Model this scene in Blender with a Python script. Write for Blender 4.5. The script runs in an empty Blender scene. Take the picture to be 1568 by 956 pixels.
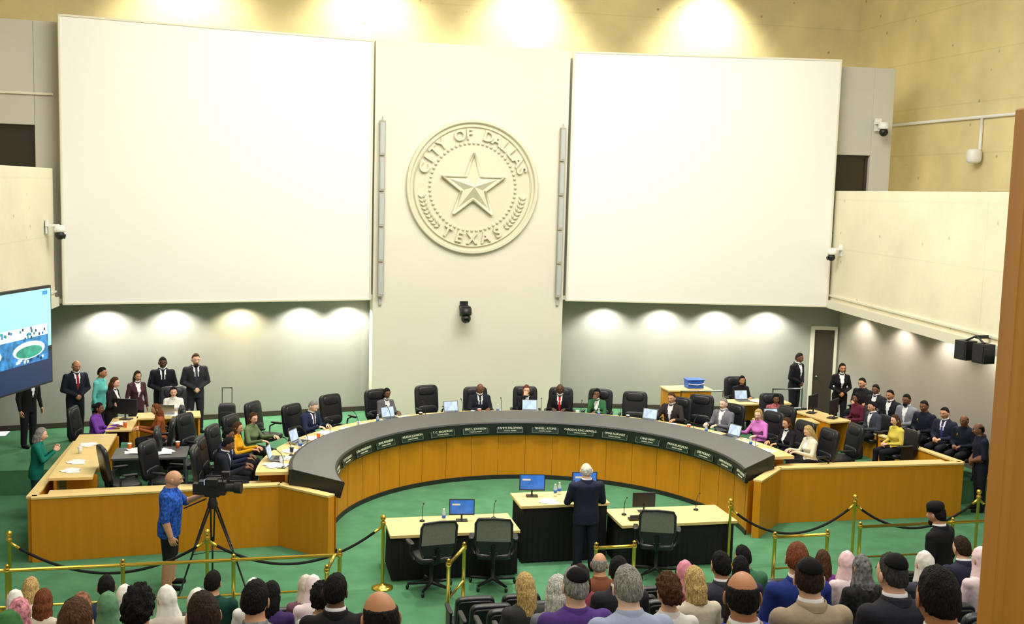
import bpy, math, random
import numpy as np
from mathutils import Vector, Matrix, noise
random.seed(7); np.random.seed(7)
scene=bpy.context.scene
def C(r,g,b):
    f=lambda c:(c/255/12.92) if c/255<=.04045 else ((c/255+.055)/1.055)**2.4
    return (f(r),f(g),f(b),1)
# ------------------------------------------------------------------ materials
def mk(name,col,rough=.6,metal=0,nscale=0,namt=.0,bump=0,bscale=60,emit=0,stretch=(1,1,1),alpha=1,spec=.5,detail=4):
    m=bpy.data.materials.new(name); m.use_nodes=True
    nt=m.node_tree; b=nt.nodes['Principled BSDF']
    b.inputs['Base Color'].default_value=col; b.inputs['Roughness'].default_value=rough
    b.inputs['Metallic'].default_value=metal; b.inputs['Specular IOR Level'].default_value=spec
    tc=nt.nodes.new('ShaderNodeTexCoord'); mp=nt.nodes.new('ShaderNodeMapping')
    mp.inputs['Scale'].default_value=stretch; nt.links.new(tc.outputs['Object'],mp.inputs['Vector'])
    if nscale:
        n=nt.nodes.new('ShaderNodeTexNoise'); n.inputs['Scale'].default_value=nscale; n.inputs['Detail'].default_value=detail
        nt.links.new(mp.outputs[0],n.inputs['Vector'])
        r=nt.nodes.new('ShaderNodeValToRGB')
        r.color_ramp.elements[0].position=.3; r.color_ramp.elements[1].position=.7
        r.color_ramp.elements[0].color=tuple(max(0,c*(1-namt)) for c in col[:3])+(1,)
        r.color_ramp.elements[1].color=tuple(min(1,c*(1+namt)) for c in col[:3])+(1,)
        nt.links.new(n.outputs['Fac'],r.inputs['Fac']); nt.links.new(r.outputs['Color'],b.inputs['Base Color'])
        if emit: nt.links.new(r.outputs['Color'],b.inputs['Emission Color'])
    if bump:
        n2=nt.nodes.new('ShaderNodeTexNoise'); n2.inputs['Scale'].default_value=bscale; n2.inputs['Detail'].default_value=3
        nt.links.new(mp.outputs[0],n2.inputs['Vector'])
        bp=nt.nodes.new('ShaderNodeBump'); bp.inputs['Strength'].default_value=bump; bp.inputs['Distance'].default_value=.02
        nt.links.new(n2.outputs['Fac'],bp.inputs['Height']); nt.links.new(bp.outputs[0],b.inputs['Normal'])
    if emit:
        b.inputs['Emission Strength'].default_value=emit
        if not nscale: b.inputs['Emission Color'].default_value=col
    if alpha<1: b.inputs['Alpha'].default_value=alpha
    return m
def concrete(name,col,dark,namt=.16):
    m=mk(name,col,.85,nscale=.7,namt=namt,bump=.2,bscale=9,detail=10)
    nt=m.node_tree; b=nt.nodes['Principled BSDF']; src=b.inputs['Base Color'].links[0].from_socket
    tc=nt.nodes.new('ShaderNodeTexCoord')
    v=nt.nodes.new('ShaderNodeTexVoronoi'); v.inputs['Scale'].default_value=1.9; nt.links.new(tc.outputs['Object'],v.inputs['Vector'])
    r=nt.nodes.new('ShaderNodeValToRGB'); r.color_ramp.elements[0].position=.03; r.color_ramp.elements[1].position=.10
    r.color_ramp.elements[0].color=(.35,.33,.28,1); r.color_ramp.elements[1].color=(1,1,1,1)
    nt.links.new(v.outputs['Distance'],r.inputs['Fac'])
    sx=nt.nodes.new('ShaderNodeSeparateXYZ'); nt.links.new(tc.outputs['Object'],sx.inputs[0])
    ma=nt.nodes.new('ShaderNodeMath'); ma.operation='PINGPONG'; ma.inputs[1].default_value=.62; nt.links.new(sx.outputs['Z'],ma.inputs[0])
    r2=nt.nodes.new('ShaderNodeValToRGB'); r2.color_ramp.elements[0].position=.0; r2.color_ramp.elements[1].position=.03
    r2.color_ramp.elements[0].color=(.86,.85,.82,1); r2.color_ramp.elements[1].color=(1,1,1,1); nt.links.new(ma.outputs[0],r2.inputs['Fac'])
    mx=nt.nodes.new('ShaderNodeMix'); mx.data_type='RGBA'; mx.blend_type='MULTIPLY'; mx.inputs[0].default_value=dark
    nt.links.new(src,mx.inputs[6]); nt.links.new(r.outputs['Color'],mx.inputs[7])
    mx2=nt.nodes.new('ShaderNodeMix'); mx2.data_type='RGBA'; mx2.blend_type='MULTIPLY'; mx2.inputs[0].default_value=dark
    nt.links.new(mx.outputs[2],mx2.inputs[6]); nt.links.new(r2.outputs['Color'],mx2.inputs[7]); nt.links.new(mx2.outputs[2],b.inputs['Base Color'])
    return m
M={}
M['carpet']=mk('green_carpet',C(78,126,92),.95,nscale=2.5,namt=.14,bump=.25,bscale=220,spec=.1)
M['wood']=mk('golden_wood',C(206,136,20),.42,nscale=2.4,namt=.07,stretch=(5,5,.35),spec=.35,detail=7)
M['woodtop']=mk('light_maple',C(228,198,132),.4,nscale=3,namt=.08,stretch=(1,7,1),detail=6)
M['wooddoor']=mk('brown_wood',C(190,122,30),.5,nscale=2.5,namt=.12,stretch=(5,5,.3),detail=7)
M['dark']=mk('dark_laminate',C(86,86,88),.33,nscale=40,namt=.10,spec=.5)
M['band']=mk('black_band',C(34,36,34),.5)
M['plate']=mk('nameplate_green',C(16,44,34),.35)
M['platet']=mk('nameplate_text',C(225,225,200),.5)
M['platef']=mk('nameplate_frame',C(120,124,112),.4)
M['conc']=concrete('board_concrete',C(214,200,152),.8)
M['concw']=concrete('pale_concrete',C(226,219,194),.5,.08)
M['panel']=mk('plaster_panel',C(222,218,200),.8,nscale=.8,namt=.02)
M['relief']=mk('seal_plaster',C(214,208,184),.7)
M['screen']=mk('projection_screen',C(236,235,229),.85,nscale=.4,namt=.01)
M['grey']=mk('grey_plaster',C(152,153,144),.8,nscale=.7,namt=.04,bump=.03,bscale=30)
M['greyu']=mk('upper_grey_plaster',C(194,192,180),.8,nscale=.7,namt=.04,bump=.03,bscale=30)
M['greyw']=mk('warm_grey_wall',C(168,162,150),.8,nscale=.7,namt=.05)
M['ceil']=mk('ceiling_paint',C(200,198,188),.9,nscale=1,namt=.03)
M['trim']=mk('white_trim',C(220,216,196),.6)
M['spk']=mk('loudspeaker_grey',C(178,182,182),.5,nscale=60,namt=.1)
M['black']=mk('black_leather',C(22,24,30),.36,bump=.1,bscale=60)
M['plastic']=mk('black_plastic',C(24,24,27),.45)
M['skirt']=mk('black_cloth_skirt',C(13,13,15),.9,nscale=9,namt=.5,stretch=(4,4,.1),bump=.6,bscale=5)
M['mesh']=mk('chair_mesh',C(120,120,110),.8,nscale=180,namt=.4)
M['chrome']=mk('brushed_steel',C(150,152,155),.3,metal=.9)
M['brass']=mk('polished_brass',C(216,184,76),.22,metal=.9)
M['paper']=mk('paper',C(240,240,236),.8,nscale=60,namt=.04)
M['white']=mk('white_plastic',C(228,228,224),.5)
M['rope']=mk('velvet_rope',C(17,16,20),.9,bump=.5,bscale=90)
M['shade']=mk('opening_shade',C(40,36,30),.2)  # dark tone painted in for the unlit space behind the balcony openings
M['clear']=mk('clear_plastic',C(220,232,236),.1,alpha=.45)
M['lcd']=mk('lcd_blue',C(40,92,170),.3,nscale=3,namt=.5,emit=.8)
M['lcd2']=mk('lcd_white',C(160,180,205),.3,nscale=8,namt=.35,emit=.5)
M['cyan']=mk('tv_cyan',C(140,208,216),.3,nscale=.6,namt=.12,emit=.8)
M['tvblue']=mk('tv_blue',C(36,110,170),.3,nscale=9,namt=.6,emit=.7)
M['tvgreen']=mk('tv_green',C(40,140,120),.3,nscale=6,namt=.4,emit=.7)
M['tvdark']=mk('tv_navy',C(14,36,80),.3,emit=.5)
M['tvwhite']=mk('tv_white',C(205,225,228),.3,nscale=14,namt=.25,emit=.8)
M['orange']=mk('orange_plastic',C(214,92,30),.5)
M['bluep']=mk('blue_plastic',C(36,92,190),.5)
M['purple']=mk('purple_nylon',C(88,48,160),.7,nscale=8,namt=.2)
M['nylon']=mk('black_nylon',C(26,26,30),.8,bump=.3,bscale=80)
M['bronze']=mk('bronze_frame',C(58,50,42),.5)
_c={}
def cloth(c,pat=0):
    k=('c',c,pat)
    if k not in _c:
        _c[k]=mk('fabric_%d_%d_%d'%c,C(*c),.85,nscale=(26 if pat else 5),namt=(.75 if pat else .12),bump=.5,bscale=9,spec=.2)
    return _c[k]
def skin(c):
    k=('s',c)
    if k not in _c: _c[k]=mk('skin_%d_%d_%d'%c,C(*c),.5,nscale=14,namt=.06,spec=.35)
    return _c[k]
def hairm(c):
    k=('h',c)
    if k not in _c: _c[k]=mk('hair_%d_%d_%d'%c,C(*c),.68,nscale=30,namt=.5,bump=1,bscale=40,stretch=(3,3,.7),spec=.15)
    return _c[k]
M['lips']=mk('lips',C(150,80,72),.5); M['eyew']=mk('eye_white',C(230,228,222),.3); M['iris']=mk('iris',C(38,26,20),.2)
M['badge']=mk('badge_gold',C(220,180,70),.3,metal=.8)
# ------------------------------------------------------------------ mesh builder
class MB:
    def __init__(s): s.v=[];s.f=[];s.m=[];s.s=[]
    def add(s,vs,fs,mi=0,sm=False,X=None):
        o=len(s.v)
        if X is not None: vs=[tuple(X@Vector(v)) for v in vs]
        s.v.extend([tuple(v) for v in vs]); s.f.extend([tuple(i+o for i in f) for f in fs])
        if isinstance(mi,(list,np.ndarray)): s.m.extend([int(a) for a in mi])
        else: s.m.extend([mi]*len(fs))
        s.s.extend([sm]*len(fs)); return s
    def box(s,c,d,mi=0,rz=0,X=None):
        x,y,z=[a/2 for a in d]
        R=Matrix.Translation(Vector(c))@Matrix.Rotation(rz,4,'Z')
        if X is not None: R=X@R
        vs=[(a,b,e) for e in(-z,z) for a,b in((-x,-y),(x,-y),(x,y),(-x,y))]
        return s.add(vs,[(3,2,1,0),(4,5,6,7),(0,1,5,4),(1,2,6,5),(2,3,7,6),(3,0,4,7)],mi,False,R)
    def seg(s,a,b,th,z0,z1,mi=0,off=0):
        a=Vector(a[:2]);b=Vector(b[:2]);d=b-a;L=d.length;d/=L;n=Vector((-d.y,d.x));m=(a+b)/2+n*off
        return s.box((m.x,m.y,(z0+z1)/2),(L,th,z1-z0),mi,math.atan2(d.y,d.x))
    def prism(s,poly,z0,z1,mi=0,mside=None):
        n=len(poly)
        vs=[(p[0],p[1],z0) for p in poly]+[(p[0],p[1],z1) for p in poly]
        s.add(vs,[tuple(range(n-1,-1,-1)),tuple(range(n,2*n))],mi)
        o=len(s.v)-2*n
        for i in range(n):
            j=(i+1)%n; s.f.append((o+i,o+j,o+n+j,o+n+i)); s.m.append(mi if mside is None else mside); s.s.append(False)
        return s
    def arc(s,c,prof,te,n,mi=0,sm=False):
        """sweep a cross-section round a circle; te(r) = end angle (deg) below the x axis on both sides"""
        k=len(prof);vs=[];fs=[]
        for i in range(n+1):
            for r,z in prof:
                e=te(r); t=math.radians(e+(180-2*e)*i/n)
                vs.append((c[0]+r*math.cos(t),c[1]+r*math.sin(t),z))
        for i in range(n):
            for j in range(k):
                a=i*k+j;b=i*k+(j+1)%k;fs.append((a,b,b+k,a+k))
        fs.append(tuple(range(k-1,-1,-1)));fs.append(tuple(n*k+j for j in range(k)))
        return s.add(vs,fs,mi,sm)
    def tube(s,pts,r,mi=0,n=8,X=None,sm=True):
        pts=[Vector(p) for p in pts];k=len(pts)
        rs=r if isinstance(r,(list,tuple)) else [r]*k
        vs=[];fs=[];up=None
        for i,p in enumerate(pts):
            d=(pts[min(i+1,k-1)]-pts[max(i-1,0)]).normalized()
            if up is None:
                up=Vector((0,0,1)) if abs(d.z)<.9 else Vector((1,0,0))
            a=d.cross(up).normalized(); up=a.cross(d).normalized()
            for j in range(n):
                t=2*math.pi*j/n; vs.append(p+a*math.cos(t)*rs[i]+up*math.sin(t)*rs[i])
        for i in range(k-1):
            for j in range(n):
                q=(j+1)%n; fs.append((i*n+j,i*n+q,(i+1)*n+q,(i+1)*n+j))
        fs.append(tuple(range(n)));fs.append(tuple((k-1)*n+j for j in range(n-1,-1,-1)))
        return s.add(vs,fs,mi,sm,X)
    def lathe(s,prof,c=(0,0,0),n=16,mi=0,X=None,sm=True,caps=True):
        vs=[];fs=[];k=len(prof)
        for r,z in prof:
            for j in range(n):
                t=2*math.pi*j/n; vs.append((c[0]+r*math.cos(t),c[1]+r*math.sin(t),c[2]+z))
        for i in range(k-1):
            for j in range(n):
                q=(j+1)%n; fs.append((i*n+j,i*n+q,(i+1)*n+q,(i+1)*n+j))
        if caps: fs.append(tuple(range(n-1,-1,-1)));fs.append(tuple((k-1)*n+j for j in range(n)))
        return s.add(vs,fs,mi,sm,X)
    def sup(s,c,r,e=1,mi=0,nu=16,nv=10,X=None,sm=True):
        sp=lambda a:math.copysign(abs(a)**e,a)
        vs=[(c[0],c[1],c[2]-r[2])];fs=[]
        for i in range(1,nv):
            p=-math.pi/2+math.pi*i/nv
            for j in range(nu):
                t=2*math.pi*j/nu
                vs.append((c[0]+r[0]*sp(math.cos(p))*sp(math.cos(t)),c[1]+r[1]*sp(math.cos(p))*sp(math.sin(t)),c[2]+r[2]*sp(math.sin(p))))
        vs.append((c[0],c[1],c[2]+r[2]));T=len(vs)-1
        for j in range(nu):
            q=(j+1)%nu
            fs.append((0,1+q,1+j)); fs.append((T,T-nu+j,T-nu+q))
            for i in range(nv-2): fs.append((1+i*nu+j,1+i*nu+q,1+(i+1)*nu+q,1+(i+1)*nu+j))
        return s.add(vs,fs,mi,sm,X)
    def cap(s,a,b,ra,rb,mi=0,n=10):
        a=Vector(a);b=Vector(b);d=(b-a);L=d.length;d/=max(L,1e-6);pts=[];rs=[]
        for k in range(5):
            t=math.pi/2*(k/4); pts.append(a-d*ra*math.cos(t));rs.append(max(ra*math.sin(t),.001))
        for k in range(5):
            t=math.pi/2*(k/4); pts.append(b+d*rb*math.sin(t));rs.append(max(rb*math.cos(t),.001))
        return s.tube(pts,rs,mi,n)
    def mesh(s,name,mats):
        me=bpy.data.meshes.new(name); me.from_pydata(s.v,[],s.f)
        for m in mats: me.materials.append(M[m] if isinstance(m,str) else m)
        me.polygons.foreach_set('material_index',s.m); me.polygons.foreach_set('use_smooth',s.s); me.update()
        return me
    def obj(s,name,mats,loc=(0,0,0),rz=0,bev=0):
        return inst(s.mesh(name,mats),name,loc,rz,bev)
def inst(me,name,loc=(0,0,0),rz=0,bev=0,sc=1):
    o=bpy.data.objects.new(name,me); scene.collection.objects.link(o)
    o.location=loc;o.rotation_euler=(0,0,rz); o.scale=(sc,)*3
    if bev:
        b=o.modifiers.new('bevel','BEVEL');b.width=bev;b.segments=2;b.limit_method='ANGLE';b.angle_limit=math.radians(50)
    return o
_tx={}
def textmesh(t,size,ext,off=0):
    k=(t,size,ext,off)
    if k in _tx: return _tx[k]
    cu=bpy.data.curves.new('t','FONT');cu.body=t;cu.size=size;cu.extrude=ext;cu.align_x='CENTER';cu.align_y='CENTER';cu.resolution_u=4;cu.offset=off
    o=bpy.data.objects.new('t',cu);scene.collection.objects.link(o)
    dg=bpy.context.evaluated_depsgraph_get();e=o.evaluated_get(dg);me=e.to_mesh()
    r=([tuple(v.co) for v in me.vertices],[tuple(p.vertices) for p in me.polygons])
    e.to_mesh_clear();bpy.data.objects.remove(o);bpy.data.curves.remove(cu);_tx[k]=r
    return r
R=math.radians
# ------------------------------------------------------------------ room shell
PL=.5
def RZ(i): return .333*i-.05
MB().prism([(-11.2,14.5),(10.6,14.5),(10.6,28),(-11.2,28)],-.2,0).obj('floor',['carpet'])
poly=[(4.35*math.cos(R(t)),18.85+4.35*math.sin(R(t))) for t in range(0,181,5)]
poly+=[(-8.5,18.85),(-8.5,22.6),(-10.5,22.6),(-10.5,27.9),(9.95,27.9),(9.95,19.5),(8.5,19.5),(8.5,18.85)]
MB().prism(poly,.0,PL).obj('floor_platform',['carpet'])
b=MB()
for i in range(1,12): b.box((0,(14.6-i+2.0)/2,RZ(i)-.17),(22.4,(14.6-i)-2.0,.34),0)
b.box((0,0,2.1),(22.4,4.0,4.9))
b.obj('floor_gallery_steps',['carpet'])
MB().box((0,13.5,13.1),(26,34,.2)).obj('ceiling',['ceil'])
MB().box((0,30.1,6.5),(25,.2,13)).obj('wall_back',['conc'])
MB().box((12.3,14,8.9),(.2,32,8.2)).obj('wall_right',['conc'])
MB().box((-12.3,14,8.9),(.2,32,8.2)).obj('wall_left',['conc'])
MB().seg((10.05,0),(10.05,26.3),.1,0,3.44).obj('wall_lower_right',['greyw'])
MB().seg((-11.2,0),(-11.2,26.3),.1,0,3.44).obj('wall_lower_left',['greyw'])
P=[(-11.2,26.2),(-9.3,26.55),(-2.5,27.85),(2.6,27.85),(9.3,26.55),(10.1,26.3)]
b=MB()
for a,c in zip(P,P[1:]): b.seg(a,c,.1,PL,3.5)
b.obj('wall_lower_back',['grey'])
b=MB()
for a,c in zip(P,P[1:]): b.seg(a,c,.03,PL,PL+.12,0,-.07)
b.obj('baseboard_back',['bronze'])
b=MB()
b.prism([(-12.2,25.4),(-9.27,25.7),(-2.3,27.03),(-2.3,27.9),(-9.3,26.7),(-12.2,26.6)],3.46,3.56)
b.prism([(2.5,27.03),(9.27,25.7),(12.2,25.4),(12.2,26.6),(9.3,26.7),(2.5,27.9)],3.46,3.56)
b.obj('trim_soffit',['trim'])
b=MB()
for s in(-1,1):
    b.seg((s*2.4,27.4),(s*9.3,26.05),.12,3.56,9.58)
    lo,hi=(9.8,11.4) if s<0 else (9.35,10.35)
    b.seg((s*9.2,26.05),(s*lo,25.98),.14,3.56,9.58)
    b.seg((s*lo,25.98),(s*hi,25.9),.14,7.35,9.58); b.seg((s*lo,25.98),(s*hi,25.9),.14,3.56,5.3)
    b.seg((s*hi,25.9),(s*(12.2 if s<0 else 10.9),25.85),.14,3.56,9.58)
b.obj('wall_upper_back',['greyu'],bev=.01)
for n,(a,c) in enumerate([((-11.4,26.02),(-9.8,26.08)),((9.35,26.08),(10.35,26.0))]):
    b=MB(); b.seg(a,c,.04,5.3,7.35,0)  # dark pane stands in for the shade of the room behind the opening
    b.seg(a,(a[0]+.07,a[1]),.1,5.3,7.35,1);b.seg((c[0]-.07,c[1]),c,.1,5.3,7.35,1);b.seg(a,c,.1,7.28,7.35,1);b.seg(((a[0]+c[0])/2-.03,a[1]),((a[0]+c[0])/2+.03,a[1]),.1,5.3,7.3,1)
    b.obj('door_%d'%(n+1),['shade','bronze'])
b=MB();b.seg((-12.2,25.75),(-9.4,25.9),.03,8.0,8.05);b.obj('trim_1',['trim'])
def fascia(path,name,U):
    b=MB()
    for a,c in zip(path,path[1:]): b.seg(a,c,.22,3.5,6.42)
    b.obj(name,['concw'],bev=.01)
    s=1 if U>0 else -1
    poly=[tuple(p) for p in path]+[(U,path[-1][1]),(U,25.8)]
    MB().prism(poly if s<0 else poly[::-1],5.1,5.3).obj('floor_balcony',['ceil'])
    MB().prism(poly if s<0 else poly[::-1],3.44,3.56).obj('ceiling_balcony',['trim'])
    b=MB()
    for a,c in zip(path,path[1:]):
        b.seg(a,c,.10,3.42,3.62,0,.15*(1 if s<0 else -1)); b.seg(a,c,.05,3.72,3.76,0,.13*(1 if s<0 else -1))
    b.obj('trim_balcony',['trim'])
fascia([(9.45,25.7),(8.45,18.2),(7.7,12)],'wall_balcony_right',12.2)
fascia([(-9.5,25.6),(-10.6,12)],'wall_balcony_left',-12.2)
MB().box((.13,27.33,(PL+9.72)/2),(4.86,.72,9.72-PL)).obj('wall_center_panel',['panel'],bev=.01)
for a,c in(((-9.25,25.65),(-2.36,26.97)),((2.62,26.97),(9.27,25.65))):
    a=Vector(a);c=Vector(c);d=(c-a);L=d.length;d/=L
    b=MB(); b.box((0,0,0),(L,.14,6.26),0)
    b.box((0,-.075,-3.11),(L,.03,.05),1);b.box((0,-.075,3.11),(L,.03,.05),1)
    b.box((-L/2+.03,-.075,0),(.05,.03,6.26),1);b.box((L/2-.03,-.075,0),(.05,.03,6.26),1)
    m=(a+c)/2
    b.obj('projection_screen',['screen','trim'],(m.x,m.y,6.57),math.atan2(d.y,d.x),bev=.012)
for x in(-2.12,2.4):
    b=MB()
    for k in range(5): b.box((0,0,-1.75+k*.86),(.14,.12,.83),0); b.box((0,-.062,-1.75+k*.86),(.10,.01,.74),1)
    b.tube([(0,0,2.1),(0,0,2.2)],.02,1);b.box((0,.08,-2.3),(.07,.1,.16),1)
    b.obj('column_loudspeaker',['greyw','spk'],(x,26.88,5.7),bev=.006)
b=MB();b.seg((9.38,26.42),(9.88,26.28),.06,PL,2.75,0);b.seg((9.3,26.45),(9.38,26.43),.12,PL,2.85,1);b.seg((9.88,26.28),(9.95,26.26),.12,PL,2.85,1);b.seg((9.3,26.45),(9.95,26.26),.12,2.75,2.85,1)
b.sup((9.45,26.33,1.5),(.03,.04,.03),1,2)
b.obj('door_3',['bronze','trim','chrome'])
# ------------------------------------------------------------------ seal
b=MB()
RX=Matrix.Rotation(R(90),4,'X')
def ring(r0,r1,h): b.lathe([(r0,0),(r0+.008,h),(r0+.025,h+.025),(r1-.025,h+.025),(r1-.008,h),(r1,0)],n=80,X=RX,sm=False)
ring(1.56,1.67,.08);ring(1.45,1.50,.05)
b.lathe([(.01,0),(1.58,0),(1.58,.02),(.01,.02)],n=72,X=RX,sm=False)
for k in range(60):
    t=2*math.pi*k/60; b.sup((1.08*math.cos(t),-.04,1.08*math.sin(t)),(.036,.045,.036),1,0,8,6)
def star(ro,ri,h,y0):
    vs=[(0,-y0-h,0)];fs=[]
    for k in range(10):
        t=math.pi/2+math.pi*k/5;r=ro if k%2==0 else ri; vs.append((r*math.cos(t),-y0,r*math.sin(t)))
    for k in range(10): vs.append((vs[k+1][0],0,vs[k+1][2]))
    for k in range(10):
        j=(k+1)%10; fs.append((0,1+j,1+k)); fs.append((1+k,1+j,11+j,11+k))
    b.add(vs,fs,0,False)
star(.84,.32,.0,.09)
star(.62,.235,.14,.10)
for k in range(10):
    t=math.pi/2+math.pi*k/5; r=.83 if k%2==0 else .315
    t2=math.pi/2+math.pi*(k+1)/5; r2=.83 if k%2 else .315
    b.tube([(r*math.cos(t),-.10,r*math.sin(t)),(r2*math.cos(t2),-.10,r2*math.sin(t2))],.032,0,6)
def arctext(t,r,a0,a1,size,flip):
    n=len(t)
    for i,ch in enumerate(t):
        if ch==' ': continue
        a=a0+(a1-a0)*i/(n-1); vs,fs=textmesh(ch,size,.045,.008)
        X=Matrix.Translation((r*math.cos(R(a)),-.055,r*math.sin(R(a))))@Matrix.Rotation(-R(a-90 if not flip else a+90),4,'Y')@Matrix.Rotation(R(90),4,'X')
        b.add(vs,fs,0,False,X)
arctext('CITY OF DALLAS',1.29,160,20,.36,False)
arctext('TEXAS',1.29,240,300,.36,True)
for s in(-1,1):
    for k in range(9):
        a=R(-90+s*(42+k*4.6)); cx,cz=1.29*math.cos(a),1.29*math.sin(a)
        for q in(-1,1):
            X=Matrix.Translation((cx+q*.05*math.cos(a),-.04,cz+q*.05*math.sin(a)))@Matrix.Rotation(-(a+R(90)-q*s*R(40)),4,'Y')
            b.sup((0,0,0),(.065,.045,.026),1,0,8,6,X)
b.obj('city_seal',['relief'],(.14,26.965,6.27))
# ------------------------------------------------------------------ council dais
CC=(0,18.85)
te=lambda r:-11+(r-3.7)/.82*9.5
b=MB()
b.arc(CC,[(3.80,0),(3.80,1.0),(4.46,1.0),(4.46,0)],te,90,0)
b.arc(CC,[(3.78,.0),(3.78,.09),(3.81,.09),(3.81,0)],te,90,2)
b.arc(CC,[(3.74,.98),(3.68,1.25),(3.70,1.27),(4.46,1.37),(4.52,1.35),(4.52,.98)],te,90,2)
b.arc(CC,[(3.71,1.262),(3.72,1.275),(4.45,1.373),(4.45,1.36)],te,90,1)
b.arc(CC,[(4.52,1.19),(4.52,1.25),(5.08,1.25),(5.08,1.19)],lambda r:2,72,3)
b.arc(CC,[(4.53,PL),(4.53,1.19),(4.58,1.19),(4.58,PL)],lambda r:2,72,0)
for k in range(12):
    t=R(6+k*168/11); b.box((4.8*math.cos(t),18.85+4.8*math.sin(t),.85),(.5,.04,.7),0,t)
for k in range(23):
    t=R(-8+k*8.9); b.box((3.799*math.cos(t),18.85+3.799*math.sin(t),.54),(.008,.005,.88),4,t)
for s in(-1,1):
    pth=[(s*3.84,18.02),(s*4.66,18.86),(s*8.6,18.56 if s<0 else 18.8)]
    for a,c in zip(pth,pth[1:]):
        b.seg(a,c,.14,0,1.05,0); b.seg(a,c,.17,1.05,1.085,3)
    e=(s*8.15,23.0) if s>0 else (s*8.5,22.5)
    b.seg(pth[2],e,.12,0,1.05,0); b.seg(pth[2],e,.16,1.05,1.085,3)
    b.seg((s*4.8,19.05),(s*8.4,18.85 if s<0 else 19.0),.42,1.0,1.04,3)
b.obj('council_dais',['wood','dark','band','woodtop','bronze'],bev=.006)
b=MB();b.box((-8.1,20.8,1.2),(.7,3.3,.05),0);b.box((-8.35,20.8,.85),(.05,3.2,.7),1);b.box((-7.95,19.4,.85),(.5,.04,.7),1);b.box((-7.95,22.3,.85),(.5,.04,.7),1)
b.obj('staff_counter',['woodtop','wood'],bev=.006)
names=['','GAY WILLIS','CITY OF DALLAS','CARA MENDELSOHN','JAIME RESENDEZ','BILIERAE JOHNSON','T. C. BROADNAX','ERIC L. JOHNSON','TAMMY PALOMINO','TENNELL ATKINS','CAROLYN KING ARNOLD','OMAR NARVAEZ','CHAD WEST','PAULA BLACKMON','JESSE MORENO','ADAM BAZALDUA','KATHY STEWART']
for k in range(17):
    t=181-k*11.82
    X=Matrix.Rotation(R(-12),4,'X')
    b=MB();b.box((0,0,0),(.58,.016,.18),0,0,X);b.box((0,-.004,0),(.565,.012,.160),2,0,X);b.box((0,-.006,0),(.545,.014,.142),0,0,X)
    if names[k]:
        vs,fs=textmesh(names[k],.060,.002)
        b.add(vs,fs,1,False,X@Matrix.Translation((0,-.0155,.02))@RX)
        vs,fs=textmesh('COUNCIL MEMBER',.032,.002)
        b.add(vs,fs,1,False,X@Matrix.Translation((0,-.0155,-.038))@RX)
    rr=3.692
    b.obj('nameplate',['plate','platet','platef'],(rr*math.cos(R(t)),18.85+rr*math.sin(R(t)),1.12),R(t-90))
# ------------------------------------------------------------------ generic furniture
def base5(b,mi=1,r=.32):
    for k in range(5):
        t=2*math.pi*k/5+.3; x,y=math.cos(t),math.sin(t)
        b.tube([(0,0,.11),(x*r,y*r,.08)],[.028,.018],mi,6); b.sup((x*r,y*r,.035),(.025,.025,.035),1,mi,8,6)
    b.tube([(0,0,.08),(0,0,.42)],[.035,.022],mi,8)
def exec_chair():
    b=MB();base5(b)
    b.sup((0,0,.45),(.27,.26,.055),.35,0)
    X=Matrix.Translation((0,-.27,.48))@Matrix.Rotation(R(9),4,'X')
    b.sup((0,0,.35),(.29,.05,.34),.35,0,20,14,X); b.sup((0,.03,.12),(.24,.035,.1),.5,0,14,8,X); b.sup((0,.03,.55),(.21,.035,.1),.5,0,14,8,X)
    b.tube([(0,-.1,.42),(0,-.3,.45),(0,-.32,.7)],.03,1)
    for s in(-1,1):
        b.tube([(s*.28,-.12,.43),(s*.33,-.14,.6),(s*.33,.0,.67),(s*.33,.14,.67)],.018,1,6); b.sup((s*.33,.02,.685),(.035,.14,.018),.5,0,10,6)
    return b.mesh('executive_chair',['black','plastic'])
ME=exec_chair()
def mesh_chair():
    b=MB();base5(b,1,.33)
    b.sup((0,0,.48),(.25,.24,.045),.4,0)
    X=Matrix.Translation((0,-.24,.5))@Matrix.Rotation(R(8),4,'X')
    fr=[(-.2,0,.06),(-.25,0,.2),(-.25,-.02,.5),(-.22,-.02,.56),(0,-.03,.58),(.22,-.02,.56),(.25,-.02,.5),(.25,0,.2),(.2,0,.06),(0,.01,.03),(-.2,0,.06)]
    b.tube(fr,.018,1,8,X); b.box((0,-.01,.40),(.47,.012,.33),2,0,X); b.box((0,0,.15),(.44,.02,.17),0,0,X)
    b.tube([(0,-.15,.42),(0,-.3,.5),(0,-.3,.66)],.03,1)
    for s in(-1,1):
        b.tube([(s*.26,-.02,.46),(s*.31,-.02,.55),(s*.31,-.02,.69)],.018,1,6); b.sup((s*.31,.02,.7),(.04,.13,.018),.5,1,10,6)
    return b.mesh('mesh_office_chair',['black','plastic','mesh'])
MM=mesh_chair()
def aud_seat():
    b=MB();b.sup((0,.02,.41),(.25,.24,.05),.35,0)
    X=Matrix.Translation((0,-.25,.42))@Matrix.Rotation(R(12),4,'X')
    b.sup((0,0,.25),(.265,.05,.27),.3,0,20,12,X); b.sup((0,-.05,.24),(.24,.02,.25),.25,1,16,8,X)
    for s in(-1,1):
        b.box((s*.285,-.02,.32),(.03,.3,.6),1); b.sup((s*.285,.02,.64),(.032,.2,.02),.4,1,10,6); b.box((s*.285,-.02,.02),(.05,.34,.04),1)
    return b.mesh('auditorium_seat',['black','plastic'])
MS=aud_seat()
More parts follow.
